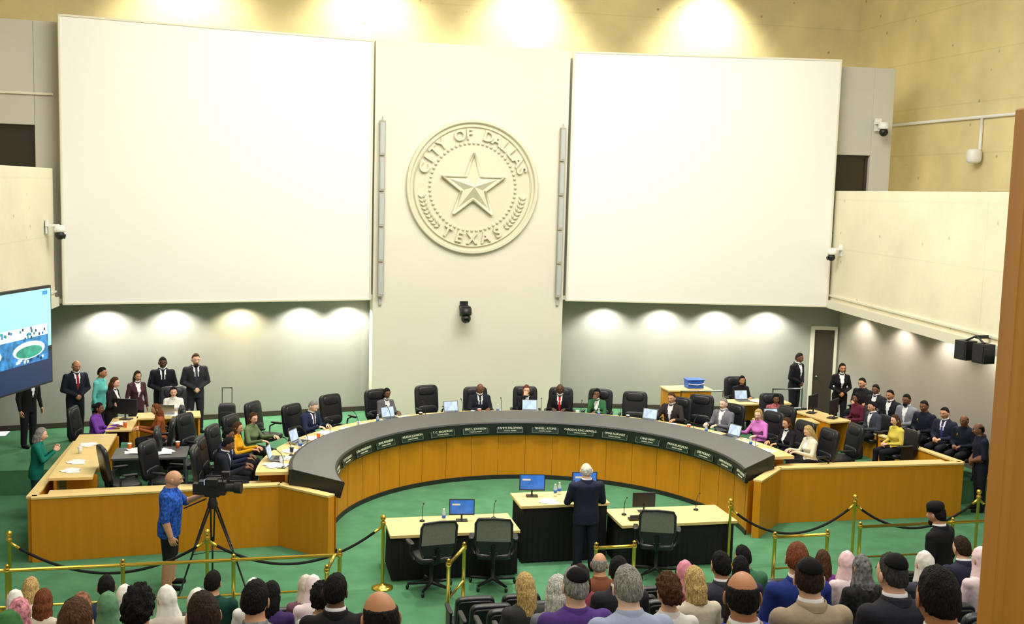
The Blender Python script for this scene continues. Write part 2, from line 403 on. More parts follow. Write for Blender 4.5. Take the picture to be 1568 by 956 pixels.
def laptop():
    b=MB();b.box((0,0,.01),(.34,.24,.018),0);X=Matrix.Translation((0,.12,.015))@Matrix.Rotation(R(-15),4,'X')
    b.box((0,0,.115),(.34,.012,.23),0,0,X);b.box((0,-.007,.115),(.31,.004,.2),1,0,X);b.box((0,-.01,.02),(.28,.12,.003),2)
    return b.mesh('laptop',['chrome','lcd2','plastic'])
ML=laptop()
def monitor(m):
    b=MB();b.box((0,.0,.008),(.2,.16,.016),0);b.tube([(0,.03,0),(0,.04,.16)],.016,0)
    b.box((0,.02,.24),(.44,.03,.28),0);b.box((0,.003,.245),(.41,.006,.245),1)
    b.box((-.1,-.001,.29),(.14,.004,.03),2)
    return b.mesh('desktop_monitor',['plastic',m,'white'])
MN=monitor('lcd');MN2=monitor('lcd2')
def mic():
    b=MB();b.lathe([(.045,0),(.045,.015),(.02,.03),(.006,.035)],n=12);pts=[(0,0,.03),(0,.0,.16),(0,.04,.26),(0,.12,.33)]
    b.tube(pts,.006,0,6);b.sup((0,.135,.34),(.014,.028,.014),1,0,8,6);return b.mesh('gooseneck_microphone',['plastic'])
MC=mic()
def cup(m):
    b=MB();b.lathe([(.03,0),(.04,.11),(.036,.11),(.028,.01)],n=14);b.lathe([(.042,.108),(.042,.118),(.03,.124)],n=14,mi=1);return b.mesh('paper_cup',[m,'white'])
MU=[cup('white'),cup('orange'),cup('plastic')]
def bottle():
    b=MB();b.lathe([(.03,0),(.033,.02),(.033,.14),(.014,.18),(.014,.2)],n=12);b.lathe([(.016,.195),(.016,.215)],n=10,mi=1);b.lathe([(.0335,.06),(.0335,.11)],n=12,mi=2);return b.mesh('water_bottle',['clear','white','bluep'])
MBt=bottle()
def papers(n,sx,sy):
    b=MB()
    for k in range(n): b.box((random.uniform(-sx,sx),random.uniform(-sy,sy),.003+.0035*k),(.216,.28,.003),0,random.uniform(-.7,.7))
    return b.mesh('paper_sheets',['paper'])
MP=[papers(3,.08,.05),papers(5,.16,.09),papers(7,.24,.1)]
# ------------------------------------------------------------------ people
def grid(nu,nv):
    vs=[];fs=[]
    vs.append((0,0,-1))
    for i in range(1,nv):
        p=-math.pi/2+math.pi*i/nv
        for j in range(nu):
            t=2*math.pi*j/nu; vs.append((math.cos(p)*math.cos(t),math.cos(p)*math.sin(t),math.sin(p)))
    vs.append((0,0,1));T=len(vs)-1
    for j in range(nu):
        q=(j+1)%nu; fs.append((0,1+q,1+j));fs.append((T,T-nu+j,T-nu+q))
        for i in range(nv-2): fs.append((1+i*nu+j,1+i*nu+q,1+(i+1)*nu+q,1+(i+1)*nu+j))
    return np.array(vs),fs
def g(x,s): return np.exp(-(x/s)**2)
def ss(x): x=np.clip(x,0,1); return x*x*(3-2*x)
def head_template():
    D,fs=grid(56,40);dx,dy,dz=D.T
    k=np.clip(-dz,0,1)
    x=dx*.077*(1-.28*k**1.4); y=np.where(dy>0,dy*.094*(1-.05*k),dy*.101*(1-.40*k**1.2)); z=dz*.118
    fr=ss(dy*2)
    y+=fr*(.024*g(x,.013)*g(z+.026,.018)+.010*g(x,.010)*g(z+.004,.022)+.004*g(z-.032,.012)*g(x,.045)
        +.006*g(x,.024)*g(z+.062,.010)+.008*g(x,.022)*g(z+.100,.018)-.004*g(x,.02)*g(z+.078,.008))
    for s in(-1,1): y-=fr*.009*g(x-s*.031,.017)*g(z-.008,.012)
    V=np.stack([x,y,z],1)
    mi=[]
    for f in fs:
        c=V[list(f)].mean(0); mi.append(1 if (abs(c[0])<.024 and abs(c[2]+.060)<.009 and c[1]>.05) else 0)
    b=MB();b.add(V.tolist(),fs,mi,True)
    for s in(-1,1):
        b.sup((s*.031,.0705,.008),(.0135,.0125,.0105),1,2,10,8); b.sup((s*.031,.0795,.008),(.0058,.0045,.0062),1,3,8,6)
        b.tube([(s*.014,.092,.028),(s*.030,.091,.034),(s*.048,.079,.029)],[.003,.0045,.002],4,6)
        Xe=Matrix.Translation((s*.083,-.006,-.006))@Matrix.Rotation(s*R(18),4,'Z')
        b.sup((0,0,0),(.008,.020,.032),1,0,12,8,Xe); b.sup((s*.080,.0,-.028),(.008,.008,.011),1,0,8,6)
    return b
HT=head_template()
def nz(V,sc,amp):
    return np.array([1+amp*noise.noise(Vector(v)*sc) for v in V])
def hair_template(style):
    b=MB();D,fs=grid(52,38);dx,dy,dz=D.T;hor=np.sqrt(dx**2+dy**2)+1e-6;c=dy/hor
    base=np.stack([dx*.078,np.where(dy>0,dy*.095,dy*.102),dz*.121],1);z=base[:,2]
    if style!='hijab':
        zt=np.interp(c,[-1,-.5,-.05,.2,.6,1],[-.066,-.05,.012,.048,.078,.083])
        if style in('long','bob','bun'): zt=np.interp(c,[-1,-.2,.1,.4,.6,1],[-.2,-.2,-.03,.055,.078,.086])
        am=ss((z-zt)/.016+.5)
        if style=='fringe': am=am*(1-ss((z-.048)/.02))*(1-ss((c-.2)/.2))
        th={'short':.10,'kippah':.09,'fringe':.05,'curly':.26,'long':.15,'bob':.17,'bun':.08,'hat':.08}[style]
        if style!='curly': th=th*(1-.5*ss(c/.7)*(1-ss((z-.09)/.02)))
        V=base*(.84+am*(.16+th))[:,None]
        if style=='curly': V*= (1+ (nz(D,5,.16)-1)*am+(nz(D,13,.08)-1)*am)[:,None]
        else: V*= (1+(nz(D,3.5,.05)-1)*am+(nz(D*np.array([1,1,.35]),12,.035)-1)*am)[:,None]
        if style in('long','bob'):
            L=2.2 if style=='long' else 1.3
            low=(V[:,2]<0)&(c<.35)
            w=ss(-V[:,2]/.03)*low
            V[:,2]=np.where(low,V[:,2]*(1+(L-1)*w),V[:,2])
            bulge=np.where(low,1+w*(1/np.maximum(hor,.45)-1)*.95,1)
            V[:,0]*=bulge; V[:,1]=np.where(low,V[:,1]*bulge-.02*w,V[:,1])
            wav=np.array([noise.noise(Vector((v[0]*38,v[1]*38,v[2]*6))) for v in V])
            V[:,0]*=np.where(low,1+.05*w+.10*w*wav,1); V[:,1]*=np.where(low,1+.10*w*wav,1)
        b.add(V.tolist(),fs,0,True)
        if style=='bun': b.sup((0,-.12,.03),(.045,.04,.045),1,0)
        if style=='kippah':
            X=Matrix.Translation((0,-.012,.0))@Matrix.Rotation(R(22),4,'X')
            b.lathe([(.072,.078),(.070,.090),(.054,.116),(.030,.134),(.004,.140)],n=24,mi=1,X=X)
        if style=='hat':
            b.lathe([(.094,.04),(.096,.09),(.088,.125),(.05,.145),(.004,.148)],n=22,mi=1)
    else:
        opening=ss((dy-.50)/.12)*ss((.86-np.abs(dz+.05))/.12)
        V=base*(1.14-opening*.32)[:,None]
        V*= nz(D,3,.06)[:,None]
        low=V[:,2]<-.03; w=ss((-.03-V[:,2])/.05)*low
        V[:,2]-=w*.08
        sp=1+w*(1/np.maximum(hor,.35)-1)*.9
        fold=np.array([math.sin(14*math.atan2(a,bb)+3*noise.noise(Vector((a,bb,cc))*3)) for a,bb,cc in D])
        V[:,0]*=sp*(1+.35*w+.05*w*fold); V[:,1]=np.where(opening<.3,V[:,1]*sp*(1+.05*w*fold),V[:,1])-.01*w
        b.add(V.tolist(),fs,1,True)
    return b
_hair={}
def hair(style):
    if style not in _hair: _hair[style]=hair_template(style)
    return _hair[style]
def remesh(b,vox):
    me=bpy.data.meshes.new('tmp');me.from_pydata(b.v,[],b.f);o=bpy.data.objects.new('tmp',me);scene.collection.objects.link(o)
    md=o.modifiers.new('r','REMESH');md.mode='VOXEL';md.voxel_size=vox;md.adaptivity=0
    sm=o.modifiers.new('s','SMOOTH');sm.factor=.5;sm.iterations=3
    dg=bpy.context.evaluated_depsgraph_get();e=o.evaluated_get(dg);m=e.to_mesh()
    co=np.empty(len(m.vertices)*3);m.vertices.foreach_get('co',co);co=co.reshape(-1,3)
    fs=[tuple(p.vertices) for p in m.polygons]
    e.to_mesh_clear();bpy.data.objects.remove(o);bpy.data.meshes.remove(me)
    return co,fs
def hand_template(curl):
    b=MB()
    b.sup((0,.05,0),(.042,.052,.016),.7,0,16,10);b.cap((0,-.02,0),(0,.03,0),.024,.028)
    for i,(x,L) in enumerate([(.032,.072),(.011,.082),(-.011,.076),(-.031,.060)]):
        p=Vector((x,.088,0));a=R(8)*curl;r=.0095;px=p-Vector((0,.03,0)); d=Vector((x*.6,1,0)).normalized()
        b.cap(px,p,.010,r)
        for k,f in enumerate((.45,.32,.23)):
            a+=R(18)*curl; q=p+Vector((d.x*math.cos(a),math.cos(a),-math.sin(a)))*L*f
            b.cap(p,q,r,r*.9);p=q;r*=.9
    b.cap((.022,.02,-.004),(.05,.05,-.012),.015,.012);b.cap((.05,.05,-.012),(.058,.078,-.022),.012,.0105);b.cap((.058,.078,-.022),(.054,.1,-.034),.0105,.008)
    return remesh(b,.0048)
HN=hand_template(1.0);HG=hand_template(2.4)
_body={}
def body(pose,fem,lean,arms,vox):
    key=(pose,fem,lean,arms,vox)
    if key in _body: return _body[key]
    W=.86 if fem else 1.0
    Pz=.56 if pose=='sit' else .94
    P=Vector((0,0,Pz)) ; l=R(lean);T=Vector((0,math.sin(l),math.cos(l)));F=Vector((0,math.cos(l),-math.sin(l)));S=Vector((1,0,0))
    if pose=='sit': P=P+Vector((0,-.05,0))
    tp=lambda h,x=0,y=0:P+T*h+S*x+F*y
    b=MB()
    rings=[(-.13,.10,.09,0),(-.09,.17,.13,0),(0,.187,.142,0),(.1,.178,.135,.01),(.2,.182,.135,.014),(.3,.197,.14,.012),(.38,.212,.135,.0),(.435,.212,.120,-.01),(.475,.175,.100,-.012),(.50,.125,.086,-.008),(.518,.085,.076,0),(.54,.064,.068,.008),(.63,.060,.066,.02)]
    if pose=='stand': rings=[(-.17,.180,.125,0),(-.165,.186,.138,0)]+rings[2:]
    if fem: rings=[(h,rx*(.86 if h>.05 else .96)*(.92 if .05<h<.22 else 1),ry*(1.08 if .25<h<.36 else .90),y+(.015 if .25<h<.36 else 0)) for h,rx,ry,y in rings]
    vs=[];n=20
    for h,rx,ry,y in rings:
        for j in range(n):
            t=2*math.pi*j/n;vs.append(tp(h,rx*math.cos(t),ry*math.sin(t)+y))
    fs=[]
    for i in range(len(rings)-1):
        for j in range(n): q=(j+1)%n;fs.append((i*n+j,i*n+q,(i+1)*n+q,(i+1)*n+j))
    fs.append(tuple(range(n-1,-1,-1)));fs.append(tuple((len(rings)-1)*n+j for j in range(n)))
    b.add(vs,fs)
    segs=[]
    def limb(a,c,ra,rb,lab): b.cap(a,c,ra,rb,0,12); segs.append((Vector(a),Vector(c),(ra+rb)/2,lab))
    segs.append((tp(-.02),tp(.47),.15,0)); 
    sh=[tp(.425,s*.190*W,-.005) for s in(1,-1)]
    hd=[]
    for i,s in enumerate((1,-1)):
        if pose=='sit':
            if arms=='desk': e=sh[i]+Vector((s*.06,.10,-.26));w=Vector((s*.13,.40,.81))
            elif arms=='wide': e=sh[i]+Vector((s*.12,.12,-.24));w=Vector((s*.26,.40,.81))
            elif arms=='chin' and i==0: e=sh[i]+Vector((s*.0,.20,-.21));w=tp(.55,s*.04,.18)
            elif arms=='chin': e=sh[i]+Vector((s*.06,.12,-.25));w=Vector((s*.02,.36,.82))
            else: e=sh[i]+Vector((s*.06,.03,-.27));w=Vector((s*.07,.25,.70))
        else:
            if arms=='clasp': e=sh[i]+Vector((s*.08,-.01,-.27));w=Vector((s*.045,.20,.98))
            elif arms=='clap': e=sh[i]+Vector((s*.05,.10,-.24));w=Vector((s*.05,.33,1.27))
            elif arms=='podium': e=sh[i]+Vector((s*.07,.06,-.27));w=Vector((s*.16,.27,1.06))
            elif arms=='fold': e=sh[i]+Vector((s*.08,.05,-.27));w=Vector((-s*.07,.20,1.13))
            elif arms=='operate' and i==1: e=sh[i]+Vector((s*.10,.14,-.21));w=Vector((s*.16,.42,1.33))
            else: e=sh[i]+Vector((s*.065,-.02,-.28));w=e+Vector((s*.01,.07,-.25))
        limb(sh[i],e,.072*(.82 if fem else 1),.056*(.84 if fem else 1),0)
        limb(e,w,.052*(.84 if fem else 1),.036,4)
        b.sup(tuple(sh[i]),(.076*W,.076*W,.076*W),1)
        d=(w-e).normalized()
        if arms in('desk','wide') and pose=='sit': d=Vector((-s*.35,.93,-.05)).normalized();nn=Vector((0,0,1))
        elif arms=='podium': d=Vector((-s*.2,.95,-.2)).normalized();nn=Vector((0,0,1))
        elif pose=='sit' and not (arms=='chin' and i==0): nn=Vector((0,0.2,1));d=Vector((-s*.5,.8,-.25)).normalized()
        elif arms=='clap': d=Vector((-s*.25,.4,.85)).normalized();nn=Vector((s,0,0))
        elif arms=='clasp': d=Vector((-s*.7,.2,-.65)).normalized();nn=Vector((0,1,0))
        elif arms=='chin': d=Vector((-.1,-.1,1)).normalized();nn=Vector((0,1,0))
        elif arms=='fold': nn=Vector((0,1,.2))
        else: nn=Vector((s,0,0))
        z=(nn-d*nn.dot(d)).normalized();x=d.cross(z)
        X=Matrix(((x.x,d.x,z.x,w.x),(x.y,d.y,z.y,w.y),(x.z,d.z,z.z,w.z),(0,0,0,1)))
        mirror = (x.dot(Vector((-s,0,0)))<0) if arms not in('down','operate') else (x.y<0)
        if mirror: X=X@Matrix.Diagonal((-1,1,1,1))
        hd.append((X,mirror))
        if pose=='sit':
            hp=Vector((s*.09,P.y,P.z-.005));kn=Vector((s*.12*W,.42,.52));an=Vector((s*.12*W,.40+.03*s,.10))
            limb(hp,kn,.095,.072,1); limb(kn,an,.068,.056,7)
        else:
            hp=Vector((s*.09,0,.90));kn=Vector((s*.105,.012,.50));an=Vector((s*.11,-.02,.09))
            limb(hp,kn,.105,.082,1); limb(kn,an,.078,.064,7)
        limb(an+Vector((0,-.02,-.045)),an+Vector((s*.02,.165,-.06)),.042,.036,2)
    co,fc=remesh(b,vox)
    co[:,2]=np.maximum(co[:,2],.004)
    fcA=np.array([co[list(f)].mean(0) for f in fc])
    best=np.full(len(fc),9.);lab=np.zeros(len(fc),int)
    for a,c,r,L in segs:
        A=np.array(a);D=np.array(c)-A;t=np.clip(((fcA-A)@D)/(D@D),0,1);d=np.linalg.norm(fcA-(A+t[:,None]*D),axis=1)-r
        mm=d<best;best[mm]=d[mm];lab[mm]=L
    rel=fcA-np.array(P);h=rel@np.array(T);yy=rel@np.array(F);xx=np.abs(rel[:,0])
    v=(lab==0)&(yy>.03)&(h>.17)&(h<=.53)&(xx<.008+.062*(h-.17)/.34)
    lab[v]=5; lab[v&(xx<.019)]=6
    core=(xx<.12)&(h>.42)&(yy<.12)
    lab[core&(h>.522)]=3
    if pose=='stand': lab[(lab==1)&(h>-.165)]=0
    XT=Matrix(((1,0,0,P.x),(0,F.y,T.y,P.y),(0,F.z,T.z,P.z),(0,0,0,1)))
    r=dict(co=co,fs=fc,lab=lab,head=tp(.650,0,.034),hands=hd,P=P,XT=XT)
    _body[key]=r;return r
SK={'l':(226,178,150),'m':(202,150,116),'t':(182,126,90),'d':(116,78,58),'dd':(84,56,44),'p':(234,194,170)}
HC={'k':(26,23,23),'br':(84,56,36),'db':(52,38,30),'bl':(206,172,112),'g':(150,147,142),'w':(205,202,196),'au':(122,70,42),'gk':(64,62,62)}
def person(name,U,V,z,face,pose='sit',h=1.75,fem=False,sk='l',hc='db',style='short',top=(30,32,44),pants=(28,28,34),shirt=(232,232,236),tie=None,lean=6,arms='desk',hy=0,hp=-8,short=False,pat=0,jacket=True,acc=(20,20,24),beard=False,calf=None,shoes=(22,20,20),close=False,badge=False,bulk=1.0):
    B=body(pose,fem,lean,arms,.013 if close else .017)
    mats=[cloth(top,pat),cloth(pants),cloth(shoes),skin(SK[sk]),cloth(shirt),cloth(tie if tie else shirt),'lips','eyew','iris',hairm(HC[hc]),cloth(acc,1 if style=='hijab' and pat else 0),skin(SK[sk]),'badge']
    b=MB()
    lut={0:0,1:1,2:2,3:3,4:(3 if short else 0),5:(4 if jacket else 0),6:(5 if (jacket) else 0),7:(11 if calf else 1)}
    if style=='hijab': lut[3]=10
    b.add(B['co'].tolist(),B['fs'],[lut[int(k)] for k in B['lab']],True)
    # collar rings round the neck
    XT=B['XT']; fw=.92 if fem else 1
    if jacket:
        b.lathe([(.074*fw,.49),(.078*fw,.52),(.074*fw,.552),(.069*fw,.555),(.066*fw,.53)],(0,.002,0),24,4,XT,True,False)
        if not (fem and style=='hijab'): b.lathe([(.098*fw,.485),(.092*fw,.515),(.086*fw,.538),(.080*fw,.538),(.078*fw,.51)],(0,-.012,0),24,0,XT,True,False)
    else:
        b.lathe([(.096*fw,.49),(.084*fw,.520),(.076*fw,.538),(.071*fw,.536),(.068*fw,.51)],(0,-.002,0),24,0,XT,True,False)
    X=Matrix.Translation(B['head'])@Matrix.Rotation(R(hy),4,'Z')@Matrix.Rotation(R(hp-lean*.3),4,'X')@Matrix.Diagonal((1.04 if not fem else 1.0,)*3+(1,))
    HTm=[{0:3,1:6,2:7,3:8,4:9}[k] for k in HT.m]
    b.add(HT.v,HT.f,HTm,True,X)
    if style!='bald':
        hh=hair(style); b.add(hh.v,hh.f,[9 if k==0 else 10 for k in hh.m],True,X)
    if beard: b.sup((0,.05,-.088),(.050,.044,.036),.9,9,14,10,X)
    if badge: b.sup((.09,.15+B['P'].y,B['P'].z+.34),(.03,.012,.035),1,12,10,6)
    for (HX,mir) in B['hands']:
        co,fs=(HG if arms in('lap','clasp','chin','fold') else HN)
        fl=[f[::-1] for f in fs] if mir else fs
        b.add(co.tolist(),fl,3,True,HX)
    o=b.obj(name,mats,(U,V,z),R(face-90)); q=h/1.75; o.scale=(q*bulk,q*bulk,q)
    return o
def seat_at(me,name,U,V,z,face,back=.05):
    f=R(face); return inst(me,name,(U-math.cos(f)*back,V-math.sin(f)*back,z),R(face-90))
def toC(U,V): return math.degrees(math.atan2(18.85-V,-U))
DA=[
 dict(U=-2.27,V=24.1,fem=True,sk='d',hc='k',style='bob',top=(92,92,98),h=1.66),
 dict(U=-.12,V=24.2,sk='d',hc='k',style='bald',top=(30,32,44),tie=(40,44,60),hp=-20),
 dict(U=.98,V=24.2,fem=True,sk='l',hc='au',style='long',top=(24,24,28),h=1.68,arms='chin'),
 dict(U=1.73,V=24.0,sk='dd',hc='k',style='fringe',top=(22,22,26),tie=(190,28,34)),
 dict(U=2.55,V=23.75,fem=True,sk='d',hc='k',style='bob',top=(52,104,68),h=1.64,arms='chin'),
 dict(U=3.97,V=22.7,sk='m',hc='br',top=(52,46,46),arms='wide'),
 dict(U=4.83,V=21.9,sk='p',hc='g',top=(112,112,122),lean=0),
 dict(U=5.3,V=21.05,fem=True,sk='p',hc='bl',style='bob',top=(206,120,196),h=1.66,hy=20,arms='wide',jacket=False),
 dict(U=5.5,V=20.15,fem=True,sk='m',hc='br',style='long',top=(30,28,34),h=1.66),
 dict(U=5.62,V=19.45,fem=True,sk='l',hc='bl',style='long',top=(222,214,190),h=1.64,hp=-22),
 dict(U=-4.03,V=22.65,sk='p',hc='g',top=(36,44,72),lean=14,hp=-25,tie=(60,60,90)),
 dict(U=-5.17,V=21.75,fem=True,sk='l',hc='br',style='long',top=(104,122,84),h=1.64,hy=-20,arms='wide',jacket=False),
 dict(U=-5.45,V=20.9,fem=True,sk='m',hc='br',style='long',top=(222,164,30),h=1.64,jacket=False),
 dict(U=-5.6,V=19.98,sk='d',hc='k',top=(30,36,60),tie=(40,60,120)),
 dict(U=-5.65,V=19.3,sk='d',hc='k',top=(26,30,44),lean=12,hp=-20,tie=(40,60,120)),
]
for d in DA:
    d=dict(d);U=d.pop('U');V=d.pop('V');f=toC(U,V)
    person('seated_councilwoman' if d.get('fem') else 'seated_councilman',U,V,PL,f,arms=d.pop('arms','desk'),**d)
    seat_at(ME,'executive_chair',U,V,PL,f,.1)
for U,V in[(-1.15,24.6),(-3.3,23.7),(3.35,23.45),(-4.85,23.1),(6.5,19.85),(-6.5,20.95),(-6.6,19.7),(-6.15,22.0),(4.7,23.0),(5.95,21.7)]:
    inst(ME,'executive_chair',(U,V,PL),R(toC(U,V)-90+random.uniform(-20,20)))
for k in range(26):
    t=R(8+k*6.6);r=4.8+random.uniform(-.05,.06);p=(r*math.cos(t),18.85+r*math.sin(t),1.252)
    inst(random.choice(MP[:2]),'paper_sheets',p,t+random.uniform(-.4,.4))
for t in(22,47,79,100,118,152,168): inst(ML,'laptop',(4.8*math.cos(R(t)),18.85+4.8*math.sin(R(t)),1.275),R(t+90+180))
for t in range(10,176,11): inst(MC,'gooseneck_microphone',(4.62*math.cos(R(t)),18.85+4.62*math.sin(R(t)),1.252),R(t-90))
for k,t in enumerate((15,34,52,66,93,110,130,146,161,171)): inst(MU[k%3],'paper_cup',(4.68*math.cos(R(t)),18.85+4.68*math.sin(R(t)),1.252))
for t in(12,28,60,88,124,157): inst(MBt,'water_bottle',(4.63*math.cos(R(t)),18.85+4.63*math.sin(R(t)),1.252))
P_=person
P_('standing_man',-6.45,25.7,PL,-75,'stand',1.88,sk='l',hc='br',beard=True,top=(46,46,52),tie=(60,60,80),arms='clasp',pants=(42,42,48))
P_('standing_man',-7.15,25.6,PL,-80,'stand',1.82,sk='dd',hc='k',top=(24,26,34),arms='clasp',tie=(30,30,40))
P_('standing_man',-8.95,25.2,PL,-60,'stand',1.82,sk='t',hc='k',style='fringe',top=(28,30,42),tie=(150,40,40),arms='clasp')
P_('standing_woman',-8.4,24.7,PL,-20,'stand',1.74,fem=True,sk='t',hc='k',style='short',top=(96,186,184),jacket=False,arms='down')
P_('standing_woman',-8.05,23.95,PL,-20,'stand',1.64,fem=True,sk='l',hc='br',style='long',top=(34,28,32),arms='fold')
P_('standing_woman',-7.65,24.9,PL,-60,'stand',1.62,fem=True,sk='m',hc='db',style='long',top=(70,44,50),arms='down')
P_('clapping_woman',-8.98,21.0,0,5,'stand',1.72,fem=True,sk='l',hc='g',style='bob',top=(18,112,98),pants=(24,60,60),arms='clap',jacket=False)
P_('seated_woman',-8.2,22.95,PL,-10,h=1.66,fem=True,sk='d',hc='k',style='bun',top=(112,60,160),jacket=False)
P_('seated_woman',-7.0,22.85,PL,190,h=1.62,fem=True,sk='m',hc='au',style='long',top=(150,80,40),jacket=False)
P_('seated_woman',-6.85,24.75,PL,-85,h=1.64,fem=True,sk='l',hc='k',style='long',top=(224,222,216),jacket=False)
P_('standing_man',-9.8,24.6,PL,-40,'stand',1.75,sk='m',top=(24,24,28),arms='down')
P_('seated_woman',6.75,25.15,PL,-95,h=1.66,fem=True,sk='t',hc='k',style='long',top=(24,22,26),jacket=False)
P_('seated_woman',6.55,22.85,PL,-105,h=1.62,fem=True,sk='d',hc='k',style='bob',top=(168,92,98),pat=1,jacket=False)
P_('standing_woman',9.0,24.3,PL,-105,'stand',1.74,fem=True,sk='t',hc='k',style='long',top=(22,22,26),shirt=(226,226,226),arms='clasp')
P_('standing_man',8.45,25.6,PL,-60,'stand',1.8,sk='d',hc='k',top=(24,24,30),arms='clasp')
side=[dict(U=9.45,V=24.0,sk='m',hc='k',top=(26,26,30),jacket=False,short=True,h=1.8),dict(U=9.4,V=23.3,sk='d',hc='k',top=(30,30,36)),
 dict(U=9.35,V=22.6,sk='t',hc='k',top=(26,28,34)),dict(U=9.3,V=21.85,sk='d',hc='k',beard=True,top=(120,124,134),h=1.8),dict(U=9.25,V=21.1,sk='d',hc='k',top=(22,26,42),jacket=False,badge=True,h=1.8),
 dict(U=9.25,V=20.35,sk='m',hc='k',top=(34,38,58),tie=(60,60,120),h=1.8),dict(U=9.3,V=19.75,sk='d',hc='k',style='fringe',top=(22,26,42),jacket=False,badge=True)]
for d in side:
    U=d.pop('U');V=d.pop('V');P_('police_officer' if d.get('badge') else 'seated_man',U,V,PL,205,arms='lap',**d);seat_at(MS,'stacking_chair',U,V,PL,205)
for U,V,kw in[(8.0,20.2,dict(fem=True,hc='br',style='long',top=(214,194,84))),(8.3,21.6,dict(sk='m',hc='k',top=(60,64,76),jacket=True)),(8.5,22.6,dict(fem=True,sk='d',hc='k',style='bob',top=(90,30,50)))]:
    P_('seated_woman' if kw.get('fem') else 'seated_man',U,V,PL,185,h=1.66,arms='lap',**({'jacket':False}|kw));seat_at(MS,'stacking_chair',U,V,PL,185)
P_('police_officer',9.2,19.0,0,160,'stand',1.85,sk='d',hc='k',style='fringe',top=(24,28,46),jacket=False,arms='clasp',short=True,badge=True)
for U,V,f in[(-8.2,22.95,-10),(-7.0,22.85,190),(-6.85,24.75,-85),(6.75,25.15,-95),(6.55,22.85,-105)]: seat_at(ME,'executive_chair',U,V,PL,f,.1)
P_('speaker_man',.22,16.8,0,88,'stand',1.83,sk='p',hc='w',style='fringe',top=(30,34,54),pants=(26,30,46),arms='podium',lean=3,close=True,bulk=1.1)
P_('camera_operator',-6.35,17.05,0,-5,'stand',1.87,sk='m',hc='gk',style='bald',top=(40,84,176),pat=1,pants=(30,30,36),jacket=False,short=True,arms='operate',calf='skin',lean=2,close=True,bulk=1.16)
def desk(name,c,sx,sy,rz=0,top='woodtop',side='wood',h=.75):
    b=MB();b.box((0,0,h-.02),(sx,sy,.04),0)
    for s in(-1,1): b.box((s*(sx/2-.04),0,(h-.04)/2),(.04,sy-.08,h-.04),1)
    b.box((0,sy/2-.06,(h-.04)/2+.1),(sx-.1,.03,h-.28),1)
    return b.obj(name,[top,side],(c[0],c[1],PL),rz,bev=.005)
desk('meeting_table',(-6.95,20.7),1.3,.85,0,'dark','chrome')
desk('staff_desk',(-7.75,23.3),.5,1.3,0)
desk('staff_desk',(-6.9,24.1),1.3,.6,R(5))
desk('staff_desk',(6.8,24.4),1.6,.65,0)
desk('staff_desk',(6.5,22.2),1.4,.5,R(-5));desk('staff_desk',(7.6,22.6),.6,1.3,R(10))
b=MB();b.box((0,0,.45),(1.1,.6,.9),0);b.box((0,0,.92),(1.16,.66,.04),1);b.box((0,-.31,.45),(.01,.01,.8),2)
b.obj('lectern_cabinet',['wood','woodtop','bronze'],(5.35,25.3,PL),bev=.006)
b=MB();b.box((0,0,.1),(.42,.28,.2),0);b.box((0,0,.21),(.46,.32,.03),0);b.tube([(-.2,-.15,.12),(0,-.19,.1),(.2,-.15,.12)],.012,1)
b.obj('blue_storage_bin',['bluep','white'],(5.55,25.3,PL+.942),bev=.01)
for U,V,f in[(-7.0,21.75,180),(-7.3,19.65,20)]: inst(ME,'executive_chair',(U,V,PL),R(f-90))
for U,V,k in[(-7.2,20.75,1),(-6.7,20.65,1),(-7.75,23.3,0),(-6.8,24.1,0),(6.9,24.4,1),(6.4,22.2,1),(-8.1,20.2,0),(-8.1,21.5,0),(-8.1,19.6,0)]:
    inst(MP[k],'paper_sheets',(U,V,PL+(.752 if U>-8 else .727)),random.uniform(-1,1))
for U,V,f in[(-6.95,24.15,180),(6.5,24.45,0),(6.2,22.2,0)]: inst(ML,'laptop',(U,V,PL+.752),R(f))
for U,V,f in[(7.5,22.9,-140),(7.7,22.3,-140),(-7.72,23.7,160)]: inst(MN,'desktop_monitor',(U,V,PL+.752),R(f),0,1.15)
for U,V in[(-7.35,20.95),(-6.5,21.0),(-7.65,22.9),(7.3,24.3),(5.95,22.2),(-8.2,20.85)]: inst(random.choice(MU),'paper_cup',(U,V,PL+(.752 if U>-8 else .727)))
b=MB()
for a,c in[((5.0,24.75),(6.1,24.75)),((7.5,24.9),(8.3,24.9))]:
    for z in(.45,.95): b.tube([(a[0],a[1],PL+z),(c[0],c[1],PL+z)],.018)
    for k in range(2):
        x=a[0]+(c[0]-a[0])*k;b.tube([(x,a[1],PL),(x,a[1],PL+.97)],.018)
b.obj('steel_guardrail',['chrome'])
b=MB();b.sup((0,0,.33),(.2,.14,.27),.35,0,18,12);b.sup((0,-.13,.28),(.15,.04,.16),.4,0,14,8)
for s in(-1,1): b.tube([(s*.11,.1,.5),(s*.11,.1,.95)],.01,1,6);b.lathe([(.045,-.015),(.045,.015)],n=12,mi=1,X=Matrix.Translation((s*.17,.1,.045))@Matrix.Rotation(R(90),4,'Y'))
b.tube([(-.12,.1,.95),(.12,.1,.95)],.014,1,6);b.obj('rolling_case',['nylon','plastic'],(-5.75,26.0,PL))
b=MB();b.sup((0,0,.2),(.09,.12,.2),.5,0,14,10);b.tube([(-.05,0,.38),(-.04,0,.5),(.04,0,.5),(.05,0,.38)],.01,0,6);b.obj('tote_bag',['purple'],(-6.15,21.45,PL+.02),0)
